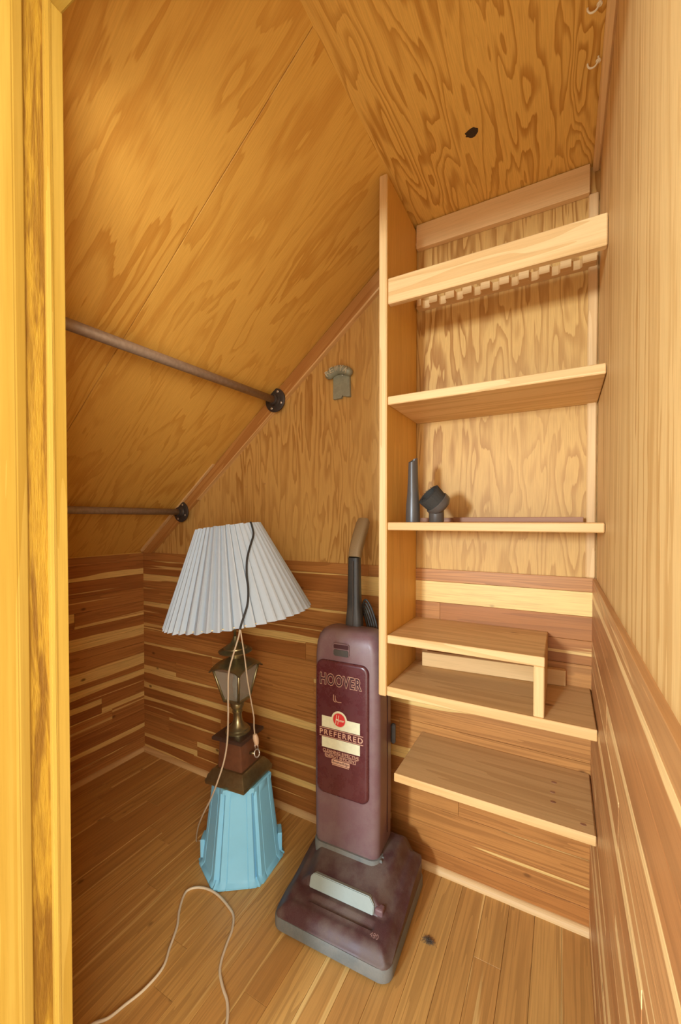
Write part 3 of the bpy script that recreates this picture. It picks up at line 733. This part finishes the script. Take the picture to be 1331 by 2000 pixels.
rim = [grid[0][i] for i in range(NXg + 1)] + [grid[j][NXg] for j in range(1, NYg + 1)] + [grid[NYg][i] for i in range(NXg - 1, -1, -1)] + [grid[j][0] for j in range(NYg - 1, 0, -1)]
low = [bm.verts.new((v.co.x, v.co.y, .030)) for v in rim]
for i in range(len(rim)): bm.faces.new((rim[i], low[i], low[(i + 1) % len(rim)], rim[(i + 1) % len(rim)]))
bm.faces.new(low)
o = from_bm('hood', bm, 'maroon_hood', vac); sharp(o, 50)
bm = bmesh.new(); hwl = .095
prism(bm, [(-hwl, 0), (hwl, 0), (hwl, .022), (hwl - .014, .036), (-hwl + .01, .036), (-hwl, .026)], 0, .016)
bmesh.ops.bevel(bm, geom=bm.edges[:], offset=.002, segments=2, affect='EDGES')
tl = math.radians(68)
from_bm('headlight', bm, 'headlight', vac, frame((0, .082, .082), (1, 0, 0), (0, math.cos(tl), math.sin(tl)), (0, -math.sin(tl), math.cos(tl))) @ Matrix.Translation((0, 0, -.012)))
box('side_tab', (hwl + .001, .086, .078), (hwl + .024, .108, .098), 'maroon', vac, .005, None, 2)
text('model_number', '480', 'hood_print', vac, frame((.112, .045, hood_h(.112, .045) + .0004), (1, 0, 0), (0, .97, .2), (0, -.2, .97)), .022, .011, -.008)
for sg in (-1, 1):
    lathe('rear_wheel', [(.034, 0), (.040, .003), (.040, .021), (.034, .024)], 'black_plastic', vac, Matrix.Translation((sg * .118 - .012, HD - .006, .0405)) @ Matrix.Rotation(PI / 2, 4, 'Y'), 24)
# neck collar
YFb, BD = .172, .125                                       # body front plane and depth
BXc = -.030
def body_ring(w, d, z, r, yoff=0.0): return [(p[0], p[1], z) for p in rrect(w, d, r, 6, BXc, YFb + yoff + d / 2)]
bm = bmesh.new(); loft(bm, [body_ring(.212, BD + .012, .085, .03, -.004), body_ring(.216, BD + .012, .135, .03, -.006), body_ring(.212, BD + .008, .142, .03, -.004)])
o = from_bm('neck_collar', bm, 'bumper', vac); sharp(o, 35)
for k in range(5):
    box('vent_rib', (BXc + .104, YFb + .01 + k * .014, .10), (BXc + .112, YFb + .015 + k * .014, .142), 'bumper', vac, .001)
# bag housing
bm = bmesh.new()
prof = [(.198, BD, .138, .022, .002), (.206, BD, .150, .022, 0), (.210, BD, .30, .022, 0), (.209, BD - .004, .55, .022, 0), (.204, BD - .012, .70, .022, 0), (.200, BD - .018, .735, .024, .002), (.192, BD - .028, .757, .028, .007), (.176, BD - .044, .771, .034, .016), (.150, BD - .066, .777, .026, .028)]
loft(bm, [body_ring(w_, d_, z_, r_, y_) for w_, d_, z_, r_, y_ in prof])
body = from_bm('bag_housing', bm, 'maroon', vac); sharp(body, 50)
# seam along the side
box('side_seam', (BXc + .1045, YFb + .072, .18), (BXc + .1062, YFb + .0745, .62), 'ink', vac, .0003)
# latch
FM = frame((BXc, YFb, 0), (1, 0, 0), (0, 0, 1), (0, -1, 0))        # local: x right, y up, z toward the door
def plate(name, w_, h_, r_, cx, cz, t0, t1, mat, parent=vac, bev=.0):
    bm = bmesh.new(); prism(bm, rrect(w_, h_, r_, 5, cx, cz), t0, t1)
    if bev: bmesh.ops.bevel(bm, geom=[e for e in bm.edges if all(v.co.z > t1 - 1e-6 for v in e.verts)], offset=bev, segments=3, affect='EDGES')
    o = from_bm(name, bm, mat, parent, FM); sharp(o, 40); return o
plate('latch_frame', .054, .040, .008, -.012, .723, -.004, .0022, 'maroon', bev=.0015)
plate('latch', .047, .018, .004, -.0105, .7155, -.002, .0042, 'black_plastic', bev=.0015)
plate('latch_recess', .047, .012, .003, -.0105, .7335, -.002, .0028, 'ink')
# glossy bag door: rounded panel, lower edge drooping to the right
bm = bmesh.new(); R_ = .024
loft(bm, [[(p[0], p[1], z) for p in rrect(.168 - 2 * i_, .395 - 2 * i_, R_ - i_, 8, -.007, .4925)] for i_, z in ((0, -.004), (0, .0025), (.0008, .0045), (.0026, .0066), (.0052, .0080), (.0085, .0085))])
door = from_bm('bag_door', bm, 'maroon_panel', vac, FM); sharp(door, 60)
zt = .0087
def fm(cx, cz, dz=0.0): return Matrix.Translation((cx, cz, zt + dz))     # local to bag_door
tx0 = -.009
text('lettering', 'HOOVER', 'copper', door, fm(tx0, .636), .134, .036, .050, .0004, 0, 1.12)
text('lettering', 'HOOVER', 'ink', door, fm(tx0, .636, .0003), .134, .036, .018, .0004, 0, 1.12, text.box)
def flat(name, w_, h_, cx, cz, mat, dz=0.0, r_=.0004):
    bm = bmesh.new(); prism(bm, rrect(w_, h_, r_, 6, cx, cz), zt - .0008 + dz, zt + .0002 + dz); return from_bm(name, bm, mat, door)
flat('cream_stripe', .122, .033, tx0, .510, 'cream'); flat('cream_stripe', .122, .030, tx0, .449, 'cream')
flat('thin_line', .140, .0018, tx0 + .001, .4905, 'copper'); flat('thin_line', .140, .0018, tx0 + .001, .4665, 'copper')
text('lettering', 'PREFERRED', 'copper', door, fm(tx0 + .001, .4785), .138, .0155, .012, .0004, 0, 1.25)
flat('emblem_disc', .050, .050, tx0 - .004, .523, 'cream', .0004, .0249)
flat('emblem_disc', .041, .041, tx0 - .004, .523, 'copper', .0007, .0204)
flat('emblem_disc', .038, .038, tx0 - .004, .523, 'red', .0010, .0189)
text('lettering', 'H', 'cream', door, fm(tx0 - .010, .523, .0011), .012, .027, 0, .0003, .35)
text('lettering', 'oover', 'cream', door, fm(tx0 + .004, .5215, .0011), .017, .0055, .01, .0003, .3)
text('lettering', 'CLEANING EFFECTIVE', 'copper', door, fm(tx0, .4255), .116, .0085, .006, .0003)
flat('thin_line', .112, .0012, tx0, .4195, 'copper')
text('lettering', 'ENERGY EFFICIENT', 'copper', door, fm(tx0, .4125), .102, .0085, .006, .0003)
flat('thin_line', .098, .0012, tx0, .4065, 'copper')
flat('print_band', .058, .0125, tx0, .3975, 'copper', 0, .002)
text('lettering', 'BrushedEdge', 'ink', door, fm(tx0, .3975, .0003), .052, .008, .004, .0003, .2)
flat('thin_line', .054, .0022, tx0, .3885, 'copper')
tube('script_stroke', [(tx0 - .022, .594, zt), (tx0 - .0225, .582, zt), (tx0 - .020, .574, zt), (tx0 - .015, .5735, zt)], .0009, 'copper', door, 6)
tube('script_stroke', [(tx0 - .017, .592, zt), (tx0 - .0165, .582, zt), (tx0 - .013, .575, zt), (tx0 - .006, .5745, zt), (tx0 + .003, .575, zt)], .0008, 'copper', door, 6)
# handle: flared black lower part, tan grip that bends back
def hand_ring(c, w_, d_, t_): 
    y_ = t_.cross(Vector((1, 0, 0))).normalized() * -1
    return [c + Vector((1, 0, 0)) * p[0] + y_ * p[1] for p in rrect(w_, d_, min(w_, d_) * .35, 4)]
hx = BXc - .010; hy = YFb + .092
bm = bmesh.new(); up = Vector((0, 0, 1))
loft(bm, [hand_ring(Vector((hx, hy, z)), w_, d_, up) for z, w_, d_ in ((.748, .056, .040), (.79, .052, .038), (.83, .043, .034), (.90, .039, .031), (.985, .0375, .030))])
o = from_bm('handle_post', bm, 'black_plastic', vac); sharp(o, 40)
box('handle_ridge', (hx + .002, hy - .0215, .775), (hx + .0045, hy - .0145, .975), 'grey_plastic', vac, .0008)
bm = bmesh.new(); C_ = [Vector((hx + .001, hy, .985)), Vector((hx + .001, hy + .006, 1.005)), Vector((hx + .002, hy + .028, 1.045)), Vector((hx + .003, hy + .058, 1.087)), Vector((hx + .003, hy + .068, 1.0975))]
rg = []
for i, c_ in enumerate(C_):
    t_ = (C_[min(i + 1, 4)] - C_[max(i - 1, 0)]).normalized(); s_ = (1, 1.03, 1.06, 1.08, .98)[i]; rg.append(hand_ring(c_, .0385 * s_, .031 * s_, t_))
loft(bm, rg); o = from_bm('grip', bm, 'grip', vac); sharp(o, 45)
# power cord loops behind the handle
VW = Matrix.Translation(vac.location) @ Matrix.Rotation(math.radians(2.5), 4, 'Z'); VWi = VW.inverted()
for k in range(5):
    yk = 1.155 + .004 * k; s_ = k * 4.2
    tube('power_cord', [VWi @ on(px, py, 1, yk) for px, py in ((704, 1196 + s_), (713 - s_ * .1, 1172 + s_ * 1.5), (722 - s_ * .5, 1180 + s_ * 1.5), (731 - s_ * .75, 1203 + s_ * 1.2), (737 - s_ * .95, 1228 + s_ * .5), (739 - s_, 1255), (740 - s_, 1290))], .0034, 'black_plastic', vac, 8)
box('cord_hook', (BXc + .1055, YFb + .098, .43), (BXc + .119, YFb + .112, .49), 'black_plastic', vac, .004)

# small nails or knots on the back plywood
for px, py in ((481, 951), (470, 953), (518, 945)):
    p = on(px, py, 1, YB); lathe('nail_head', [(.0022, -.001), (.0022, .0006), (.001, .001)], 'stick', wall_back, wall_back.matrix_basis.inverted() @ Matrix.Translation(p) @ Matrix.Rotation(PI / 2, 4, 'X'), 8)

# grey lint clump on the floor by the vacuum
p = on(838, 1838, 2, .0008); rl = random.Random(9); bm = bmesh.new()
for k in range(150):
    a = rl.uniform(0, 2 * PI); q = abs(rl.gauss(0, .55)); c_ = Vector((q * .012 * math.cos(a), q * .008 * math.sin(a), rl.uniform(.0004, .004))); pts = []
    for j in range(5):
        pts.append(c_.copy()); a += rl.gauss(0, .9); c_ = c_ + Vector((math.cos(a), math.sin(a), rl.uniform(-.2, .2))) * .0022; c_.z = max(.0004, c_.z)
    tube_bm(bm, pts, .00028, 3)
lint = from_bm('lint_clump', bm, 'lint', None, Matrix.Translation(p)); tag(lint, 'small grey lint clump on the cedar floor beside vacuum head', 'lint')
